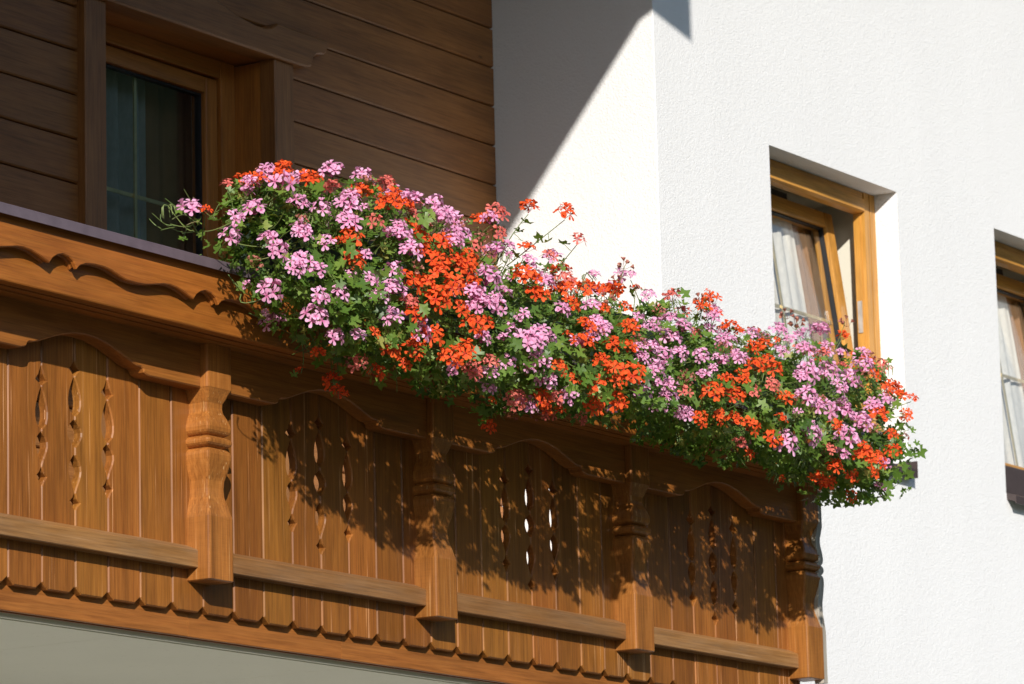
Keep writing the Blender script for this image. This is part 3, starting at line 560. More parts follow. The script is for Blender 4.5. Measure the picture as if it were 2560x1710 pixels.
# ------------------------------------------------------------------ ivy geraniums
UM = """0.461,-0.193,3.936,P,1.1,0 0.63,-0.305,4.039,P,1,0 0.601,-0.367,3.96,P,1.1,1 0.86,-0.333,4.083,P,0.9,0 0.981,-0.342,4.088,P,0.9,0 0.513,-0.344,3.902,P,1,1 0.454,-0.319,3.832,P,0.9,1 0.477,-0.318,3.871,P,0.6,1 0.523,-0.325,3.958,P,0.6,1 0.636,-0.393,3.929,P,0.9,1 0.699,-0.412,3.927,P,0.9,1 0.817,-0.416,3.979,P,0.9,1 0.789,-0.432,3.94,P,1,1 0.775,-0.444,3.892,P,1,1 0.628,-0.404,3.865,P,0.9,1 0.63,-0.405,3.839,P,0.8,1 0.698,-0.426,3.83,P,0.7,1 0.531,-0.379,3.824,P,0.9,1 0.535,-0.4,3.788,P,0.9,1 0.606,-0.425,3.769,P,0.9,1 0.576,-0.425,3.746,P,0.8,1 0.645,-0.439,3.755,P,0.8,1 0.552,-0.361,3.702,P,1.1,1 0.707,-0.458,3.706,P,0.9,1 0.814,-0.461,3.826,P,0.6,1 0.902,-0.472,3.884,P,0.6,1 0.901,-0.486,3.793,P,0.9,1 0.886,-0.498,3.735,P,0.9,1 0.833,-0.491,3.707,P,0.8,1 0.652,-0.439,3.68,P,0.7,1 0.583,-0.267,3.728,P,0.4,1 0.749,-0.46,3.769,P,0.5,1 0.806,-0.481,3.75,P,0.7,1 0.844,-0.442,3.943,P,0.4,1 0.598,-0.26,4.022,O,1,0 0.787,-0.319,4.048,O,1,0 0.653,-0.332,4.014,O,0.8,1 0.611,-0.356,3.982,O,0.9,1 0.549,-0.333,3.974,O,0.7,1 0.706,-0.374,3.994,O,0.6,1 0.763,-0.395,3.988,S,0.8,1 0.883,-0.404,4.005,O,0.9,1 1.04,-0.332,4.065,O,0.7,0 0.995,-0.4,4.026,S,0.8,1 0.99,-0.428,4.003,O,0.8,1 0.936,-0.453,3.958,O,1.1,1 0.428,-0.265,3.886,O,0.5,1 0.775,-0.449,3.855,O,0.9,1 0.767,-0.46,3.79,O,0.9,1 0.86,-0.461,3.901,S,0.7,1 0.735,-0.437,3.832,O,0.5,1 0.525,-0.258,4.001,S,0.5,0 1.053,-0.425,4.019,P,0.8,1 1.06,-0.447,3.999,P,0.9,1 1.13,-0.456,3.991,P,0.9,1 1.12,-0.481,3.959,P,0.9,1 1.215,-0.449,4.018,P,0.7,0 1.163,-0.495,3.93,P,0.9,1 1.209,-0.489,3.938,P,0.8,1 1.132,-0.509,3.896,P,0.8,1 0.946,-0.481,3.89,P,0.9,1 0.946,-0.472,3.92,P,0.6,1 1.493,-0.384,4.037,P,0.8,1 1.331,-0.498,3.904,P,0.9,1 0.971,-0.493,3.84,P,1,1 0.874,-0.495,3.666,P,1,1 0.987,-0.505,3.65,P,1,1 1.279,-0.518,3.823,P,1.1,1 1.19,-0.532,3.762,P,0.9,1 1.223,-0.537,3.74,P,1.1,1 1.287,-0.535,3.739,P,0.9,1 1.295,-0.525,3.777,P,0.5,1 1.559,-0.509,3.858,P,0.9,1 1.342,-0.539,3.707,P,0.6,1 1.31,-0.537,3.671,P,0.5,1 1.466,-0.539,3.699,P,1.1,1 1.409,-0.533,3.753,P,0.6,1 1.629,-0.516,3.789,P,0.8,1 1.788,-0.505,3.826,P,0.7,1 1.793,-0.514,3.795,P,0.8,1 1.762,-0.519,3.751,P,0.7,1 1.897,-0.446,3.927,P,0.7,0 1.493,-0.505,3.903,P,0.6,1 1.854,-0.481,3.96,P,0.5,0 1.402,-0.502,3.904,P,0.3,1 1.005,-0.451,3.98,O,0.8,1 1.002,-0.486,3.912,O,0.6,1 1.018,-0.493,3.895,O,0.8,1 1.077,-0.509,3.884,O,1,1 1.009,-0.498,3.859,O,0.8,1 0.947,-0.502,3.772,O,1.1,1 1.001,-0.514,3.769,O,0.8,1 1.062,-0.511,3.821,O,1,1 1.051,-0.518,3.792,O,0.9,1 1.136,-0.518,3.842,O,0.9,1 1.197,-0.514,3.869,O,0.8,1 1.169,-0.519,3.827,O,1,1 1.194,-0.521,3.801,O,0.9,1 1.089,-0.532,3.765,O,1,1 1.031,-0.526,3.725,O,1.1,1 0.933,-0.507,3.72,S,0.8,1 0.96,-0.509,3.672,O,1,1 1.029,-0.507,3.641,O,1,1 1.118,-0.539,3.724,O,0.7,1 1.172,-0.539,3.679,O,0.9,1 1.224,-0.539,3.703,O,0.7,1 1.498,-0.351,4.068,O,0.8,0 1.499,-0.404,4.074,S,1,0 1.501,-0.505,4.079,O,0.8,0 1.502,-0.621,4.046,O,0.9,0 1.564,-0.616,3.987,S,0.6,0 1.553,-0.532,3.953,S,0.6,0 1.507,-0.488,3.94,O,0.7,1 1.771,-0.433,3.969,O,0.7,0 1.402,-0.468,3.961,S,0.8,1 1.449,-0.514,3.864,O,1,1 1.494,-0.516,3.853,O,0.7,1 1.492,-0.519,3.825,O,0.9,1 1.526,-0.519,3.816,O,0.8,1 1.811,-0.412,3.917,S,0.9,1 1.686,-0.488,3.854,O,0.9,1 1.82,-0.47,3.877,O,1,1 1.673,-0.511,3.808,O,0.9,1 1.74,-0.518,3.77,O,0.8,1 0.842,-0.463,3.616,O,0.5,1 0.975,-0.491,3.627,O,0.5,1 1.848,-0.416,3.945,O,0.6,0 0.799,-0.188,3.678,P,1,1 0.663,-0.416,3.643,P,1.1,1 0.796,-0.449,3.617,P,0.6,1 0.767,-0.4,3.603,P,0.8,1 0.705,-0.232,3.681,P,0.4,1 0.827,-0.305,3.593,O,0.6,1 1.001,-0.226,3.581,O,0.9,0 1.005,-0.242,3.548,O,0.7,0 0.926,-0.454,3.597,O,1,1 1.003,-0.475,3.605,O,0.9,1 1.013,-0.346,3.568,O,0.8,1 0.906,-0.37,3.573,S,0.7,1 1.132,-0.489,3.591,O,0.9,1 0.893,-0.2,3.596,O,0.4,0 1.028,-0.425,3.576,O,0.6,1 1.182,-0.537,3.738,P,0.7,1 1.43,-0.537,3.674,P,1.1,1 1.53,-0.539,3.694,P,0.7,1 1.226,-0.53,3.648,P,0.8,1 1.362,-0.514,3.616,P,0.9,1 1.5,-0.525,3.637,P,0.8,1 1.32,-0.481,3.585,P,0.9,1 1.391,-0.433,3.566,P,0.8,1 1.19,-0.461,3.572,P,0.6,1 1.547,-0.512,3.605,P,0.9,1 1.578,-0.433,3.548,P,1,1 1.673,-0.5,3.581,P,0.8,1 1.677,-0.528,3.722,P,0.6,1 1.809,-0.519,3.763,P,0.9,1 1.985,-0.514,3.619,P,0.7,1 1.999,-0.519,3.752,P,0.6,1 1.468,-0.511,3.618,P,0.6,1 1.171,-0.516,3.618,O,1,1 1.698,-0.533,3.706,O,1,1 1.851,-0.53,3.729,O,0.9,1 1.932,-0.528,3.735,O,0.9,1 1.963,-0.514,3.798,O,0.8,1 1.58,-0.53,3.624,O,0.8,1 1.778,-0.539,3.67,O,0.8,1 1.834,-0.539,3.667,O,0.8,1 1.921,-0.539,3.663,O,1.2,1 1.851,-0.533,3.642,O,0.7,1 1.76,-0.523,3.614,O,0.9,1 1.841,-0.474,3.582,O,1.1,1 1.924,-0.493,3.599,O,0.9,1 1.577,-0.479,3.567,O,0.9,1 1.632,-0.449,3.551,O,0.7,1 1.636,-0.475,3.562,S,0.9,1 1.527,-0.432,3.558,S,0.9,1 1.739,-0.432,3.559,O,0.5,1 1.771,-0.375,3.556,S,0.6,1 1.601,-0.298,3.532,O,0.6,0 1.961,-0.358,3.572,S,0.5,1 1.525,-0.356,3.55,O,0.4,1 1.836,-0.507,3.821,O,0.8,1 2.051,-0.453,3.878,O,0.8,1 2.223,-0.419,3.938,P,0.7,1 2.062,-0.486,3.85,P,0.7,1 2.212,-0.493,3.872,P,1,1 2.115,-0.502,3.836,P,0.8,1 2.174,-0.514,3.818,P,1.1,1 2.251,-0.511,3.842,P,0.9,1 2.502,-0.446,3.911,P,1,0 2.47,-0.489,3.953,P,0.8,0 2.065,-0.519,3.756,P,0.8,1 2.12,-0.525,3.752,P,1,1 2.008,-0.528,3.733,P,0.8,1 2.057,-0.539,3.702,P,1,1 2.316,-0.525,3.769,P,0.8,1 2.306,-0.539,3.711,P,0.7,1 2.48,-0.509,3.833,P,1.1,1 2.519,-0.518,3.791,P,0.9,1 2.437,-0.519,3.787,P,0.8,1 2.754,-0.439,3.921,P,0.9,1 2.951,-0.423,3.982,P,1,0 2.98,-0.47,3.962,P,0.6,0 2.948,-0.453,3.918,P,0.7,1 2.816,-0.498,3.857,P,0.7,1 2.124,-0.535,3.661,P,0.8,1 2.149,-0.519,3.638,P,1,1 2.138,-0.489,3.612,P,0.9,1 2.01,-0.523,3.63,P,0.9,1 2.055,-0.535,3.66,P,0.6,1 2.253,-0.495,3.621,P,0.8,1 2.294,-0.486,3.608,P,0.7,1 2.884,-0.518,3.795,P,0.8,1 2.372,-0.53,3.745,P,0.5,1 2.052,-0.507,3.815,P,0.6,1 2.299,-0.323,4.053,P,0.6,0 2.82,-0.539,3.674,P,0.5,1 2.297,-0.235,4.018,S,0.8,0 2.299,-0.339,4.013,O,0.5,0 2.418,-0.481,3.961,O,0.9,0 2.376,-0.446,3.944,S,0.7,0 2.75,-0.372,3.967,O,1.1,0 2.726,-0.493,3.862,O,1,1 2.677,-0.488,3.861,O,0.8,1 2.632,-0.518,3.783,O,1,1 2.734,-0.516,3.798,O,1.1,1 2.547,-0.523,3.756,O,0.9,1 2.347,-0.539,3.671,O,1.1,1 2.47,-0.539,3.683,O,1.1,1 2.577,-0.537,3.709,S,0.8,1 2.768,-0.533,3.724,O,1,1 2.219,-0.533,3.666,S,0.7,1 2.427,-0.512,3.619,O,0.8,1 2.511,-0.516,3.627,O,0.9,1 2.737,-0.539,3.663,O,0.7,1 2.339,-0.502,3.609,O,0.8,1 2.387,-0.518,3.994,O,0.3,0 2.879,-0.451,3.917,O,0.4,1 2.701,-0.512,3.814,O,0.7,1 3.349,-0.342,4.054,P,0.92,0 3.35,-0.356,3.99,P,1.03,0 3.022,-0.46,3.902,P,1.03,1 3.453,-0.356,3.994,P,0.8,0 3.502,-0.395,3.992,P,0.92,0 2.934,-0.514,3.815,P,1.25,1 3.112,-0.488,3.859,P,1.25,1 3.208,-0.502,3.836,P,1.25,1 3.368,-0.46,3.902,P,1.15,1 2.893,-0.53,3.74,P,1.15,1 2.952,-0.533,3.726,P,1.03,1 3.031,-0.532,3.725,P,1.15,1 3.117,-0.516,3.788,P,0.92,1 3.139,-0.519,3.76,P,0.92,1 3.14,-0.526,3.733,P,1.15,1 3.217,-0.53,3.72,P,1.15,1 3.218,-0.537,3.693,P,0.92,1 3.119,-0.539,3.657,P,1.25,1 3.349,-0.504,3.783,P,1.03,1 3.034,-0.512,3.815,P,0.57,1 2.923,-0.525,3.626,P,1.15,1 2.809,-0.509,3.606,P,1.25,1 3.116,-0.521,3.61,P,0.92,1 3.445,-0.491,3.809,P,0.69,1 3.5,-0.412,3.974,O,0.92,0 3.502,-0.423,3.942,O,0.69,0 3.55,-0.468,3.888,O,1.25,0 3.55,-0.502,3.861,O,0.8,0 3.503,-0.565,3.839,O,0.57,0 3.487,-0.479,3.847,O,0.69,1 3.374,-0.505,3.748,O,1.15,1 3.65,-0.46,3.821,O,0.8,0 3.649,-0.453,3.755,O,0.46,0 3.043,-0.539,3.663,O,0.8,1 3.43,-0.518,3.654,O,0.92,1 3.228,-0.528,3.627,O,1.03,1 3.244,-0.514,3.604,O,1.03,1 3.337,-0.519,3.623,O,1.03,1 3.143,-0.479,3.573,O,1.03,1 3.19,-0.396,3.55,O,1.25,1 3.273,-0.375,3.543,O,0.92,1 2.743,-0.505,3.605,O,1.03,1 2.783,-0.396,3.564,O,0.57,1 3.352,-0.488,3.571,O,0.69,1 3.43,-0.365,3.524,O,0.69,1 2.602,-0.512,3.616,O,1.03,1 3.092,-0.328,3.553,O,0.46,1 3.432,-0.514,3.693,O,0.69,1 3.498,-0.367,3.999,O,0.34,0 3.446,-0.46,3.894,O,0.69,1 2.62,-0.463,3.583,S,0.8,1 0.607,0,4.02,G,1,0 0.677,-0.307,4.062,G,1,0 2.302,-0.461,3.977,G,1,0 2.878,-0.386,3.986,G,1,0 2.922,-0.388,3.992,G,1,0 3.502,-0.493,3.957,G,1,0 1.848,-0.46,3.984,G,1,0 0.944,-0.335,4.063,G,1,0 1.552,-0.467,3.565,G,1,1 2.961,-0.477,3.581,G,1,1"""
Zt = [(0.3, 3.83), (0.42, 3.89), (0.5, 3.97), (0.62, 4.02), (0.85, 4.05), (1.05, 4.07), (1.2, 4.06), (1.3, 4.03), (1.5, 4.06), (1.65, 3.945), (1.85, 3.945), (2.05, 3.925), (2.3, 3.99), (2.5, 3.955), (2.6, 3.935), (2.75, 3.965), (2.95, 3.975), (3.15, 3.945), (3.35, 3.99), (3.55, 4.0), (3.7, 3.97), (3.82, 3.92), (3.92, 3.83)]
Zb = [(0.3, 3.84), (0.42, 3.8), (0.48, 3.76), (0.54, 3.71), (0.6, 3.665), (0.69, 3.62), (0.86, 3.575), (1.07, 3.565), (1.15, 3.55), (1.47, 3.56), (1.6, 3.535), (1.76, 3.555), (2.05, 3.58), (2.25, 3.59), (2.35, 3.565), (2.56, 3.58), (2.64, 3.565), (2.88, 3.56), (3.26, 3.545), (3.39, 3.52), (3.5, 3.53), (3.62, 3.57), (3.7, 3.65), (3.78, 3.75), (3.86, 3.82)]
Yf = [(.3, -.2), (.42, -.27), (.55, -.38), (.8, -.46), (1.1, -.52), (3.2, -.52), (3.5, -.49), (3.65, -.42), (3.76, -.33), (3.86, -.22)]
Yb = [(.42, -.22), (.55, -.19), (.75, -.12), (1.0, -.02), (3.7, -.02), (3.92, -.12)]
def ip(T, x): return np.interp(x, [a for a, b_ in T], [b_ for a, b_ in T])
rng = np.random.default_rng(11)
SUNW = -np.array(SUN)

def umbel_mesh(name, seed, nf, R, kind):
    r = random.Random(seed); v, f, tint, shade = [], [], [], []
    pd = lambda x: x
    for k in range(nf):
        u = (k + .5) / nf; th = math.acos(1 - u * r.uniform(.92, 1.12)) if u < .9 else math.radians(80); ph = k * 2.39996 + r.uniform(-.3, .3)
        th = min(th, math.radians(96))
        d = Vector((math.sin(th) * math.cos(ph), math.sin(th) * math.sin(ph), math.cos(th)))
        c = d * R * r.uniform(.82, 1.12) + Vector((0, 0, -.006))
        face = (d + Vector((0, 0, .35)) + Vector((r.uniform(-.35, .35), r.uniform(-.35, .35), r.uniform(-.2, .2)))).normalized()
        up = face.orthogonal().normalized(); up = Matrix.Rotation(r.uniform(0, 6.28), 3, face) @ up; sd = face.cross(up)
        sh = r.uniform(.15, .85)
        i0 = len(v); tv, tf = tube([(0, 0, -R * .9), tuple(c * .5 + Vector((0, 0, -.012))), tuple(c)], .0007, .0007, 3)
        v += tv; f += [tuple(i0 + q for q in ff_) for ff_ in tf]; tint += [0.] * len(tv); shade += [.2] * len(tv)
        openness = (r.uniform(.75, 1.) if r.random() > .15 else r.uniform(.15, .4)) if kind != 'F' else r.uniform(.0, .25)
        for pa, ln in ((68, 1.08), (112, 1.08), (200, .92), (270, .98), (340, .92)):
            a = math.radians(pa + r.uniform(-9, 9)); Lp = .0205 * ln * r.uniform(.9, 1.12)
            dirp = up * math.sin(a) + sd * math.cos(a); side = face.cross(dirp)
            tw = r.uniform(-.25, .25); side = (side + face * tw).normalized()
            rise = .55 - .45 * openness; curl = r.uniform(-.22, .05)
            i0 = len(v)
            for q, wdt, lift in ((.06, .0010, .0), (.42, .0027, .22), (.74, .0050, .34), (.95, .0044, .30), (1.04, .0018, .26)):
                ctr = c + dirp * (Lp * q * (openness * .8 + .2)) + face * (Lp * (q * rise + lift * .5 * (1 - openness) + curl * q * q * .6))
                v += [ctr - side * wdt, ctr + side * wdt]; tint += [q, q]; shade += [sh, sh]
            for q in range(4): f.append((i0 + 2 * q, i0 + 2 * q + 1, i0 + 2 * q + 3, i0 + 2 * q + 2))
    me = me_from(name, v, f, True)
    for nm, arr in (('tint', tint), ('shade', shade)):
        a = me.attributes.new(nm, 'FLOAT', 'POINT'); a.data.foreach_set('value', arr)
    me.materials.append(M[kind]); return me
umb = {}
for ci, kd in enumerate('POSF'):
    for s_, (nf, R) in enumerate(((10, .027), (9, .025), (8, .025), (6, .022), (11, .029), (4, .016))):
        umb[kd, s_] = umbel_mesh('flower_cluster', 100 * ci + s_ * 7 + 3, nf, R, kd)
def seed_mesh(seed):
    r = random.Random(seed); v, f = [], []
    for k in range(7):
        ph = k * .9 + r.uniform(-.3, .3); a = Vector((math.cos(ph) * .012, math.sin(ph) * .012, .003)); e = a * 1.5 + Vector((0, 0, -.026 - r.uniform(0, .008)))
        tv, tf = tube([(0, 0, 0), tuple(a), tuple(a * 1.3 + Vector((0, 0, -.008))), tuple(e)], .0009, .0007, 4)
        for j in range(8, 12): tv[j] = tv[j] + (Vector(tv[j]) - (a * 1.3 + Vector((0, 0, -.008)))) * 1.4
        i0 = len(v); v += tv; f += [tuple(i0 + q for q in g_) for g_ in tf]
    me = me_from('seed_head', v, f, True); a_ = me.attributes.new('tint', 'FLOAT', 'POINT'); a_.data.foreach_set('value', [.55] * len(v)); me.materials.append(M['stem']); return me
seedm = [seed_mesh(5), seed_mesh(6)]

plants = []
PX = [('P', .62, 'pink ivy geranium at the left end of the flower row, trailing over the rail'), ('O', .98, 'orange red ivy geranium nearest the left end of the flower row'),
      ('P', 1.28, 'second pink ivy geranium from the left, above the second post'), ('O', 1.50, 'second orange red ivy geranium from the left, very dense with flowers'),
      ('P', 1.78, 'third pink ivy geranium from the left, with tall sprays against the wall'), ('O', 2.05, 'third orange red ivy geranium from the left, with stalks rising before the white wall'),
      ('P', 2.32, 'fourth pink ivy geranium from the left, in the middle of the row'), ('O', 2.58, 'fourth orange red ivy geranium from the left, hanging low over the rail'),
      ('P', 2.85, 'fifth pink ivy geranium from the left, below the tilted window'), ('O', 3.08, 'fifth orange red ivy geranium from the left, below the tilted window'),
      ('P', 3.38, 'pink ivy geranium nearest the right end of the flower row'), ('O', 3.66, 'orange red ivy geranium at the right end, spilling past the end post')]
for kd, x, lab in PX:
    e = empty('ivy_geranium', (x, -.10, 3.96))
    tag(e, lab, 'geranium', 'ivy geraniums along the balcony rail'); plants.append(dict(k=kd, x=x, e=e, lv=[], sv=[], sf=[], st=[]))
pxs = np.array([p['x'] for p in plants])

# --- leaves
def lump(x, th):
    return .96 + .07 * math.sin(x * 9.3 + 1.1 * math.sin(th * 2 + x * 2.1)) + .06 * math.sin(th * 3.1 + x * 5.7) + .05 * math.sin(x * 21 + th * 5)
leaves = []     # (pos, normal, size, tint)
NL = 7700
clumps = []
while len(clumps) < 430:
    x = rng.uniform(.55, 3.73); th = rng.uniform(-math.pi, math.pi)
    if rng.random() > min(1, (ip(Zt, x) - ip(Zb, x)) / .46): continue
    clumps.append((x, th, rng.uniform(.60, .95), rng.normal(0, .12), rng.uniform(.026, .050)))
while len(leaves) < NL:
    cx_, th0, r0, ct, cr = clumps[rng.integers(len(clumps))]
    loose = rng.random() < .22
    x = cx_ + rng.normal(0, cr) if not loose else rng.uniform(.54, 3.76)
    if x < .47 or x > 3.775: continue
    zt, zb, yf, yb = ip(Zt, x), ip(Zb, x), ip(Yf, x), ip(Yb, x)
    hy, hz = (yb - yf) / 2, (zt - zb) / 2
    th = th0 if not loose else rng.uniform(-math.pi, math.pi); r = min(1.0, r0 if not loose else rng.uniform(.4, 1.0)) * lump(x, th)
    s2 = abs(math.cos(th)) ** .85 * np.sign(math.cos(th)); c2 = abs(math.sin(th)) ** .85 * np.sign(math.sin(th))
    y = (yf + yb) / 2 - hy * r * s2 + rng.normal(0, cr if not loose else .01); z = (zt + zb) / 2 + hz * r * c2 + rng.normal(0, cr * .8 if not loose else .01)
    if c2 < 0: y -= .13 * -c2                               # trailing growth hangs clear of the rail
    z = min(max(z, zb + (.045 if x < 3.3 else .015)), zt + .01); y = max(y, yf - .09)
    if y > -.19 and z < 3.84: continue                     # the rail itself
    n = np.array([rng.normal(0, .25), -s2 / hy * .2, c2 / hz * .2]); n /= np.linalg.norm(n)
    n = n * .6 + SUNW * .5 + np.array([0, 0, .35]) + rng.normal(0, .5, 3); n /= np.linalg.norm(n)
    leaves.append((np.array([x, y, z]), n, rng.uniform(.011, .0245), float(np.clip(rng.normal(.45, .22) + ct + .2 * (r - .85), 0, 1))))
# --- flower clusters, stalks and sprays
def stalk(p, a, b_, r0=.0017, r1=.0011, bend=.02, tint=None, k=5):
    a = np.array(a); b_ = np.array(b_); mid = (a + b_) / 2 + np.array([rng.normal(0, bend), rng.normal(0, bend), rng.normal(0, bend) - bend * .5])
    pts = [tuple((1 - u) ** 2 * a + 2 * u * (1 - u) * mid + u * u * b_) for u in (0, .2, .4, .6, .8, 1)]
    tv, tf = tube(pts, r0, r1, k); i0 = len(p['sv']); p['sv'] += tv; p['sf'] += [tuple(i0 + q for q in g_) for g_ in tf]
    p['st'] += [float(np.clip(rng.normal(.35, .25), 0, 1)) if tint is None else tint] * len(tv); return pts
def core(x, y, z):
    zt, zb, yf = ip(Zt, x), ip(Zb, x), ip(Yf, x); return np.array([x, (yf - .02) / 2, (zt + zb) / 2]), (-.02 - yf) / 2, (zt - zb) / 2
ul = []
for s_ in UM.split():
    q = s_.split(','); ul.append((np.array([float(q[0]), float(q[1]), float(q[2])]), q[3], float(q[4]), int(q[5])))
# a scatter of further clusters on the hidden faces and small late ones between
for k in range(26):
    x = rng.uniform(.5, 3.75); th = rng.uniform(.2, 2.6) if k % 2 else rng.uniform(-1.2, 2.4)
    cc, hy, hz = core(x, 0, 0)
    pos = cc + np.array([0, -hy * math.cos(th), hz * math.sin(th)]) * rng.uniform(.85, 1.0)
    if pos[1] > -.18 and pos[2] < 3.86: continue
    ul.append((pos, rng.choice(['P', 'O', 'S', 'P']), rng.uniform(.45, .7) if th < 1.7 else .9, 1))
have = np.array([u_[0] for u_ in ul])
for k in range(120):     # small young clusters filling between
    x = rng.uniform(.55, 3.72); th = rng.uniform(-1.25, 1.5); cc, hy, hz = core(x, 0, 0)
    pos = cc + np.array([0, -hy * math.cos(th), hz * math.sin(th)]) * rng.uniform(.93, 1.03)
    if th < 0: pos[1] -= .1 * -math.sin(th)
    if (1.55 < x < 2.2 and th > .6) or (pos[1] > -.2 and pos[2] < 3.86) or np.min(np.linalg.norm(have - pos, axis=1)) < .052: continue
    have = np.vstack([have, pos]); ul.append((pos, rng.choice(['P', 'O', 'P', 'O', 'S']), rng.uniform(.5, .85), 1))
for k in range(64):      # spent and budding heads among the leaves
    x = rng.uniform(.52, 3.75); th = rng.uniform(-1.3, 1.9); cc, hy, hz = core(x, 0, 0)
    pos = cc + np.array([0, -hy * math.cos(th), hz * math.sin(th)]) * rng.uniform(.95, 1.06)
    if pos[1] > -.18 and pos[2] < 3.86: continue
    ul.append((pos, rng.choice(['F', 'F', 'G']), rng.uniform(.7, 1.0), 1))
cnt = 0
for pos, kd, s_, ok in ul:
    cc, hy, hz = core(min(max(pos[0], .45), 3.75), 0, 0)
    out = (pos - cc) / np.array([.3, hy, hz]); out[0] *= .4
    nrm = out / (np.linalg.norm(out) + 1e-6)
    c_ = 'P' if kd == 'P' else 'O'
    cand = [p for p in plants if p['k'] == c_] if kd not in 'GF' else plants
    p = min(cand, key=lambda q: abs(q['x'] - pos[0]))
    head = pos + SUNW * rng.uniform(.025, .065) if ok else pos
    ax = nrm * .45 + SUNW * .40 + np.array([0, 0, .62]) + rng.normal(0, .2, 3); ax = Vector(ax).normalized()
    root = cc + (pos - cc) * rng.uniform(.45, .65) + np.array([rng.normal(0, .03), 0, rng.normal(0, .02)])
    if not ok: root = cc + (pos - cc) * .55 + np.array([rng.normal(0, .05), 0, -.02])
    foot = np.array(head) - np.array(ax) * (.022 * s_ + .003)
    if not ok and kd != 'G': pass
    pts = stalk(p, root, foot)
    if kd == 'G':
        o = obj('seed_head', seedm[cnt % 2], None, p['e'], Vector(foot) - p['e'].location); o.rotation_euler = (rng.uniform(-.6, .6), rng.uniform(-.6, .6), rng.uniform(0, 6))
    else:
        vs = 5 if s_ < .5 else (3 if s_ < .75 else [0, 1, 2, 4][cnt % 4])
        o = obj('flower_cluster', umb[kd, vs], None, p['e'], Vector(head) - p['e'].location)
        sc_ = s_ * {5: 1.5, 3: 1.25}.get(vs, 1.0) * ((.95 if pos[0] < 2 else .86) if kd != 'F' else .72); o.scale = (sc_, sc_, sc_ * rng.uniform(.8, 1.05))
        o.rotation_euler = (ax.to_track_quat('Z', 'Y').to_matrix() @ Matrix.Rotation(rng.uniform(0, 6.28), 3, 'Z')).to_euler()
    cnt += 1
    if not ok:          # leafy spray along a stalk that leaves the mass
        ln = np.linalg.norm(pos - root)
        for u in np.arange(.15, .85, .13 if ln > .15 else .3):
            b0 = np.array(pts[min(5, int(u * 5 + .5))])
            dd = rng.normal(0, 1, 3); dd /= np.linalg.norm(dd); tip = b0 + dd * .028
            n = rng.normal(0, .5, 3) + np.array([0, -.2, .6]); n /= np.linalg.norm(n)
            leaves.append((tip, n, rng.uniform(.012, .02), float(rng.uniform(.4, .9)))); stalk(p, b0, tip, .0009, .0007, .002)
for k in range(56):      # thin shoots breaking the top edge
    x = rng.uniform(1.55, 2.2) if k % 3 == 0 else (rng.uniform(2.2, 3.4) if k % 3 == 1 else rng.choice([rng.uniform(.6, 1.5), rng.uniform(3.3, 3.75)]))
    zt = ip(Zt, x); a = np.array([x, rng.uniform(-.38, -.1), zt - rng.uniform(.03, .07)])
    b_ = a + np.array([rng.normal(0, .045), rng.normal(-.02, .04), rng.uniform(.07, .15) if x > 1.5 else rng.uniform(.03, .07)])
    p = plants[int(np.argmin(abs(pxs - x)))]; pts = stalk(p, a, b_, .0014, .0009, .02)
    for u in range(2, 5):
        if rng.random() < .7:
            dd = rng.normal(0, 1, 3); dd /= np.linalg.norm(dd); tip = np.array(pts[u]) + dd * .02
            n = rng.normal(0, .6, 3) + np.array([-.2, -.3, .4]); n /= np.linalg.norm(n)
            leaves.append((tip, n, rng.uniform(.009, .016), float(rng.uniform(.3, .8)))); stalk(p, pts[u], tip, .0009, .0007, .002)
    q_ = rng.random()
    if q_ < .3:
        o = obj('seed_head', seedm[k % 2], None, p['e'], Vector(b_) - p['e'].location); o.rotation_euler = (rng.uniform(-.6, .6), rng.uniform(-.6, .6), rng.uniform(0, 6))
    else:
        kd = 'F' if q_ < .5 else (p['k'] if q_ < .9 else 'S')
        if kd == 'S' and p['k'] == 'P': kd = 'P'
        o = obj('flower_cluster', umb[kd, 5 if q_ < .7 else 3], None, p['e'], Vector(b_) - p['e'].location); o.scale = (.95,) * 3
        o.rotation_euler = (rng.uniform(-.5, .5), rng.uniform(-.5, .5), rng.uniform(0, 6))
# extra wiry stalks showing between the leaves
for k in range(300):
    x = rng.uniform(.42, 3.8); th = rng.uniform(-1.5, 2.4); cc, hy, hz = core(x, 0, 0)
    a = cc + np.array([rng.normal(0, .05), -hy * .6 * math.cos(th), hz * .6 * math.sin(th)])
    b_ = cc + np.array([rng.normal(0, .07), -hy * math.cos(th) * rng.uniform(.95, 1.12), hz * math.sin(th) * rng.uniform(.85, 1.0)])
    if a[1] > -.2 and a[2] < 3.84: a[1] = -.22
    stalk(plants[int(np.argmin(abs(pxs - x)))], a, b_, .0013, .0009, .015)
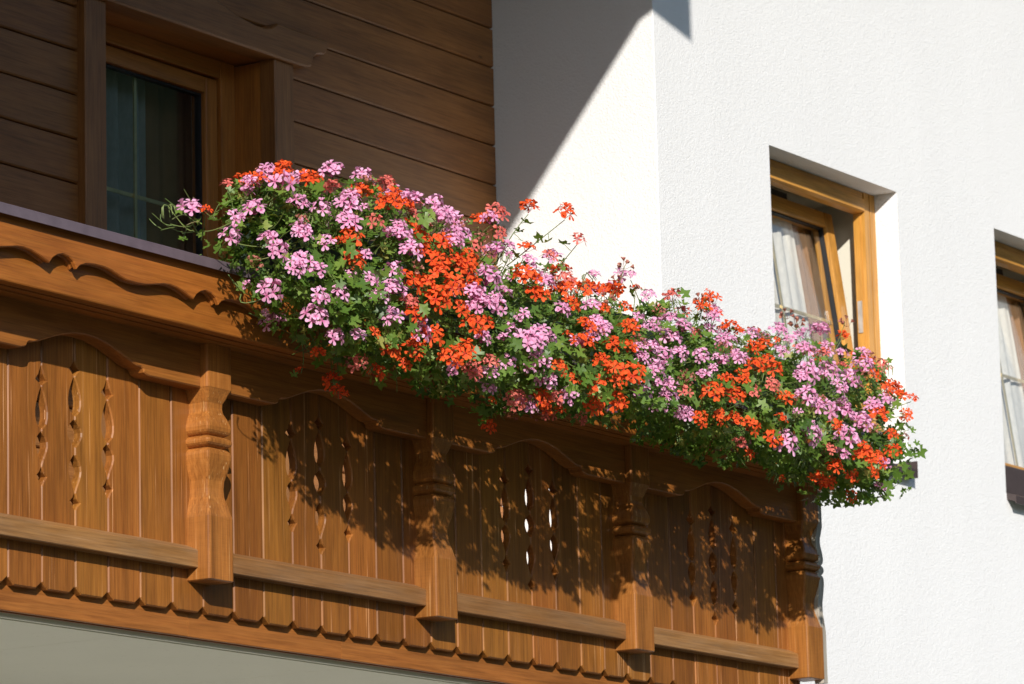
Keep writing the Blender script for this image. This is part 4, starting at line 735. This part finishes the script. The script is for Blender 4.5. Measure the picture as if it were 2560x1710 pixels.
# leaf template: rounded five-lobed ivy leaf
tmpl = [(0, 0, 0)]
for k in range(15):
    a = math.radians(-157 + k * 314 / 14); lob = (.80 + .28 * math.cos(5 * a)) * (1 - .12 * abs(a) / math.pi)
    tmpl.append((math.sin(a) * lob, math.cos(a) * lob, .20 * lob * lob + (.07 if k % 2 else -.03)))
tmpl = np.array(tmpl); tf = [(0, i, i + 1) for i in range(1, 15)]
NV = len(tmpl)
owner = np.argmin(abs(np.array([l_[0][0] for l_ in leaves])[:, None] + rng.normal(0, .06, len(leaves))[:, None] - pxs[None, :]), axis=1)
for pi, p in enumerate(plants):
    idx = np.where(owner == pi)[0]; base = np.array(p['e'].location)
    V = np.zeros((len(idx) * NV, 3)); T_ = np.zeros(len(idx) * NV)
    for j, li in enumerate(idx):
        pos, n, s_, ti = leaves[li]
        u = np.cross(n, rng.normal(0, 1, 3)); u /= np.linalg.norm(u); w_ = np.cross(n, u)
        tp = tmpl * np.array([s_, s_ * rng.uniform(.85, 1.1), s_ * rng.uniform(.2, 1.6)])
        V[j * NV:(j + 1) * NV] = pos - base + tp[:, :1] * u + tp[:, 1:2] * w_ + tp[:, 2:3] * n
        T_[j * NV:(j + 1) * NV] = ti
    F = (np.array(tf)[None] + (np.arange(len(idx)) * NV)[:, None, None]).reshape(-1, 3)
    me = bpy.data.meshes.new('foliage'); me.vertices.add(len(V)); me.vertices.foreach_set('co', V.ravel())
    me.loops.add(len(F) * 3); me.loops.foreach_set('vertex_index', F.ravel()); me.polygons.add(len(F))
    me.polygons.foreach_set('loop_start', np.arange(len(F)) * 3); me.polygons.foreach_set('use_smooth', np.ones(len(F), bool)); me.update(calc_edges=True)
    at = me.attributes.new('tint', 'FLOAT', 'POINT'); at.data.foreach_set('value', T_)
    o = obj('foliage', me, M['leaf'], p['e']); o['kind'] = 'stuff'
    me = me_from('stems', [np.array(q) - base for q in p['sv']], p['sf'], True)
    at = me.attributes.new('tint', 'FLOAT', 'POINT'); at.data.foreach_set('value', p['st'])
    o = obj('stems', me, M['stem'], p['e']); o['kind'] = 'stuff'
